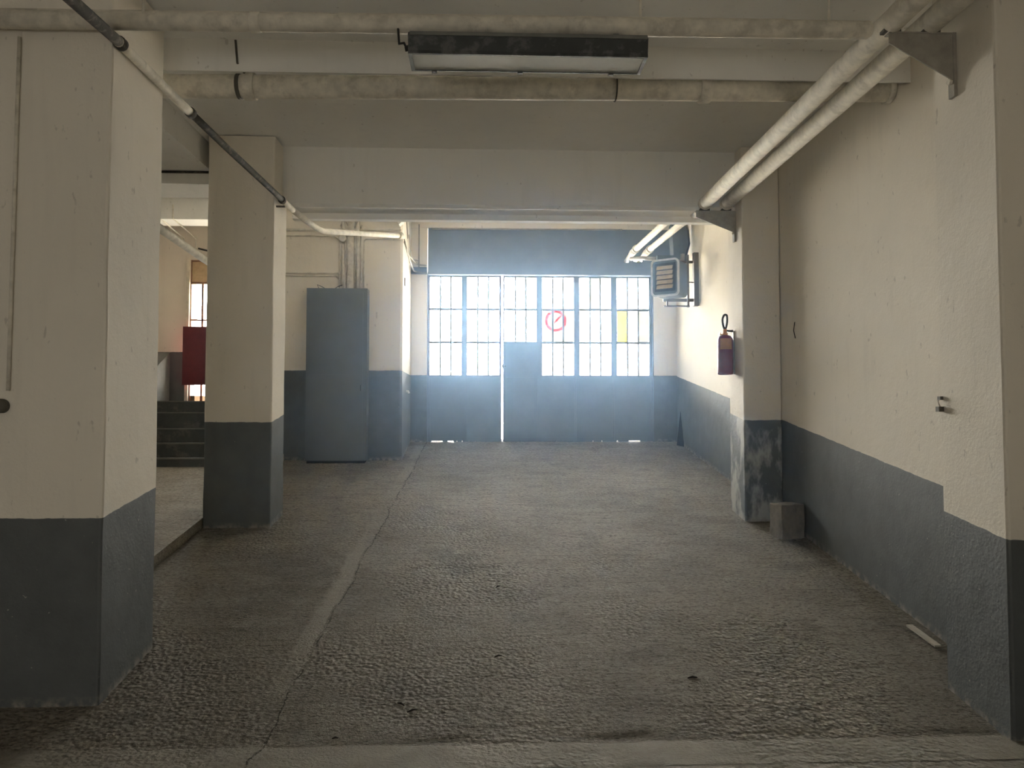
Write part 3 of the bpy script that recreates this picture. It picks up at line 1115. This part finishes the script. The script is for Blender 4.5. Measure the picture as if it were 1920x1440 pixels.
hf = obj('mounting_frame', (lambda b: (box(b, 2.985, 3.06, 10.715, 10.81, 3.22, 3.26), b)[1])(B()), M['steel_brown'], ht)
for (x0, x1, y0, y1, z0, z1, nm) in ((2.99, 3.058, 10.72, 10.80, 3.24, 3.98, 'wall_post'), (2.895, 2.925, 10.74, 10.77, 3.20, 3.95, 'upright'),
                                     (2.56, 3.0, 10.76, 10.80, 3.285, 3.325, 'lower_arm'), (2.42, 3.0, 10.79, 10.83, 3.84, 3.875, 'upper_arm'),
                                     (2.56, 2.93, 10.735, 10.76, 3.205, 3.225, 'bottom_bar'), (2.60, 2.62, 10.74, 10.765, 3.22, 3.29, 'short_strut'),
                                     (2.92, 2.99, 10.745, 10.765, 3.55, 3.565, 'tie_bar')):
    bm = B()
    box(bm, x0, x1, y0, y1, z0, z1)
    obj(nm, bm, M['steel_brown'], hf)
hd = thing('heater_duct', 'grey duct and pipe fittings above the wall heater', 'duct', (2.8, 11.0, 3.9))
bm = B()
prism(bm, [(2.76, 3.97), (2.74, 4.45), (2.88, 4.62), (2.99, 4.30), (2.96, 3.97)], 'y', 10.95, 11.15)
bevel(bm, .02)
obj('duct_body', bm, M['heater'], hd)
bm = B()
tube(bm, [(2.89, 10.93, 4.62), (2.965, 10.93, 4.35), (2.985, 10.93, 4.15), (2.93, 10.93, 3.96)], .014, 8)
obj('duct_cable', bm, M['black'], hd)
bm = B()
box(bm, 2.50, 2.93, 10.86, 11.06, 3.88, 3.965)
bevel(bm, .01, 1)
obj('duct_tray', bm, M['heater'], hd)
bm = B()
tube(bm, [(2.5, 10.96, 3.93), (2.35, 11.1, 3.97), (2.2, 11.3, 4.0)], .03, 10)
obj('branch_pipe', bm, M['bracket'], hd)
bm = B()
tube(bm, [(2.86, 10.84, 3.98), (2.86, 10.84, 3.88), (2.80, 10.84, 3.86)], .03, 12, .03)
obj('elbow_fitting', bm, M['bracket'], hd)
bm = B()
tube(bm, [(2.72, 10.84, 3.90), (2.66, 10.5, 3.84), (2.66, 10.5, 3.80)], .016, 8)
obj('supply_hose', bm, M['heater'], hd)

# ================================================================ FIRE EXTINGUISHER
ex, ey = 2.565, 8.03
fe = thing('fire_extinguisher', 'dark red fire extinguisher with brass label hung on the far right pillar', 'fire extinguisher', (ex, ey, 2.10))
bm = B()
lathe(bm, [(.062, 2.095), (.078, 2.10), (.082, 2.12), (.083, 2.44), (.078, 2.475), (.058, 2.505), (.032, 2.515)], ex, ey)
obj('cylinder', bm, M['red_ext'], fe)
bm = B()
n = 10
a0, a1 = R(215), R(305)
pr_ = []
for k in range(n + 1):
    t = a0 + (a1 - a0) * k / n
    pr_.append((math.cos(t), math.sin(t)))
for (r, z0, z1) in ((.0845, 2.36, 2.475),):
    lo = [bm.verts.new((ex + c * r, ey + s * r, z0)) for c, s in pr_]
    hi = [bm.verts.new((ex + c * r, ey + s * r, z1)) for c, s in pr_]
    lo2 = [bm.verts.new((ex + c * (r - .002), ey + s * (r - .002), z0)) for c, s in pr_]
    hi2 = [bm.verts.new((ex + c * (r - .002), ey + s * (r - .002), z1)) for c, s in pr_]
    for k in range(n):
        bm.faces.new((lo[k], lo[k + 1], hi[k + 1], hi[k]))
        bm.faces.new((lo2[k], lo2[k + 1], hi2[k + 1], hi2[k]))
        bm.faces.new((lo[k], lo[k + 1], lo2[k + 1], lo2[k]))
        bm.faces.new((hi[k], hi[k + 1], hi2[k + 1], hi2[k]))
obj('brass_label', bm, M['ext_label'], fe)
bm = B()
lathe(bm, [(.028, 2.512), (.028, 2.535), (.020, 2.54), (.020, 2.575), (.008, 2.585)], ex, ey, 14)
box(bm, ex - .055, ex - .018, ey - .01, ey + .01, 2.515, 2.525)
box(bm, ex - .055, ex - .047, ey - .01, ey + .01, 2.525, 2.545)
obj('valve', bm, M['ext_label'], fe)
bm = B()
pts = [Vector((ex + .003, ey, 2.56)), Vector((ex - .022, ey, 2.62)), Vector((ex - .028, ey, 2.69)), Vector((ex - .005, ey, 2.735)), Vector((ex + .022, ey, 2.73)), Vector((ex + .026, ey, 2.68)), Vector((ex + .018, ey, 2.62)), Vector((ex + .002, ey, 2.57))]
tube(bm, round_path(pts, .03, 3), .011, 10)
obj('hose', bm, M['black'], fe)
bm = B()
tube(bm, [(ex + .01, ey, 2.565), (ex + .06, ey + .005, 2.56), (ex + .085, ey + .005, 2.56)], [.007, .010, .014], 10)
obj('nozzle', bm, M['black'], fe)
bm = B()
box(bm, ex + .083, 2.663, ey - .02, ey + .02, 2.10, 2.56)
bevel(bm, .003, 1)
obj('wall_mount', bm, M['bracket'], fe)

# ================================================================ SMALL THINGS
# concrete block in the corner
bm = B()
vs_ = box(bm, -.125, .125, -.10, .10, 0, .33)
bmesh.ops.subdivide_edges(bm, edges=bm.edges[:], cuts=4, use_grid_fill=True)
for v in bm.verts:
    nn = noise.noise(v.co * 9) * .012
    v.co += v.co.normalized() * nn
bevel(bm, .012, 2, 50)
bmesh.ops.transform(bm, matrix=Matrix.Translation((2.90, 7.27, ramp(7.20) - .005)) @ Matrix.Rotation(R(14), 4, 'Z'), verts=bm.verts)
tag(obj('concrete_block', bm, M['block'], loc=(2.90, 7.27, ramp(7.2))), 'dusty concrete block on the floor against the right wall', 'block')

bm = B()
A_ = [Vector((2.975, 11.72, ramp(11.72))), Vector((3.052, 11.60, ramp(11.6))), Vector((3.055, 11.80, 1.73))]
nrm = (A_[1] - A_[0]).cross(A_[2] - A_[0]).normalized() * .012
f0 = [bm.verts.new(p) for p in A_]
f1 = [bm.verts.new(p - nrm) for p in A_]
bm.faces.new(f0)
bm.faces.new(f1[::-1])
for k in range(3):
    bm.faces.new((f0[k], f0[(k + 1) % 3], f1[(k + 1) % 3], f1[k]))
tag(obj('corner_guard', bm, M['cab_dark'], loc=(3.0, 11.7, ramp(11.7))), 'black triangular plate leaning in the far right corner', 'plate')

bm = B()
box(bm, -.022, .022, -.16, .16, 0, .012)
bevel(bm, .002, 1)
bmesh.ops.transform(bm, matrix=Matrix.Translation((2.945, 5.10, ramp(5.1) + .012)) @ Matrix.Rotation(R(2), 4, 'Z') @ Matrix.Rotation(math.atan(S), 4, 'X'), verts=bm.verts)
tag(obj('wooden_strip', bm, M['strip'], loc=(2.945, 5.1, ramp(5.1))), 'short pale flat strip lying on the ramp near the right wall', 'strip')

sw = thing('cable_stub', 'small broken dark switch fitting on the edge of the near right pillar', 'switch', (2.69, 4.44, 1.72))
bm = B()
box(bm, 2.690, 2.708, 4.425, 4.455, 1.755, 1.775)
obj('upper_clip', bm, M['joint_dark'], sw)
bm = B()
tube(bm, [(2.70, 4.44, 1.76), (2.685, 4.44, 1.75), (2.69, 4.44, 1.73), (2.70, 4.44, 1.71)], .004, 8)
obj('wire', bm, M['pipe'], sw)
bm = B()
box(bm, 2.678, 2.708, 4.42, 4.455, 1.685, 1.715)
bevel(bm, .004, 1)
obj('lower_box', bm, M['joint_dark'], sw)

for (x, y, zz, l_, lab) in ((3.05, 7.40, 2.50, .16, 'thin dark crack-like wire stuck on the right wall'),):
    bm = B()
    tube(bm, [(3.056, y, zz + l_ / 2), (3.052, y + .02, zz), (3.056, y - .01, zz - l_ / 2)], .004, 6)
    tag(obj('wall_wire', bm, M['twig'], loc=(x, y, zz)), lab, 'wire')

# twigs and crumbs on the ramp
tw = [(.10, 4.9, .05, 20), (-.45, 4.35, .05, -35), (-.38, 4.28, .06, 25), (.12, 6.05, .04, 40), (-.75, 4.03, .03, 10), (1.25, 4.6, .06, 5)]
for (x, y, l_, a) in tw:
    bm = B()
    dx, dy = math.cos(R(a)) * l_ / 2, math.sin(R(a)) * l_ / 2
    zz = ramp(y) + .006
    tube(bm, [(x - dx, y - dy, zz + ramp(y - dy) - ramp(y)), (x, y + .006, zz + .004), (x + dx, y + dy, zz + ramp(y + dy) - ramp(y))], [.003, .006, .003], 7)
    tag(obj('twig', bm, M['twig'], loc=(x, y, ramp(y))), 'tiny dark twig or leaf scrap lying on the ramp', 'twig', 'dark scraps on the ramp')
bm = B()
for k in range(420):
    x = random.uniform(-2.0, 2.6)
    y = 4.05 + 7.5 * random.random() ** 1.3
    r = random.uniform(.003, .0075)
    m4 = Matrix.Translation((x, y, ramp(y) + r * .4)) @ Matrix.Rotation(random.random() * 6, 4, 'Z') @ Matrix.Diagonal((r * 1.3, r, r * .7, 1))
    bmesh.ops.create_icosphere(bm, subdivisions=1, radius=1, matrix=m4)
o = obj('grit', bm, M['pebble'])
o['kind'] = 'stuff'
tag(o, 'loose pale grit scattered over the concrete ramp', 'grit')

# ================================================================ HAZE, a volume also standing in for lens glare
bm = B()
box(bm, -2.04, 2.64, 5.2, 11.9, .1, 4.44)
hzm = bpy.data.materials.new('haze_glare')
hzm.use_nodes = True
nt = hzm.node_tree
nt.nodes.remove(nt.nodes['Principled BSDF'])
vsn = N(nt, 'ShaderNodeVolumeScatter')
vsn.inputs['Color'].default_value = (.40, .65, 1, 1)
vsn.inputs['Density'].default_value = .0125
vsn.inputs['Anisotropy'].default_value = .74
L(nt, vsn.outputs[0], nt.nodes['Material Output'].inputs['Volume'])
o = obj('haze_glare', bm, hzm)
o['kind'] = 'stuff'
tag(o, 'thin bluish veil, lens glare put in as a volume, glowing in front of the bright garage door', 'haze_glare')

# tidy helper property
for o in bpy.data.objects:
    if '_o' in o:
        del o['_o']
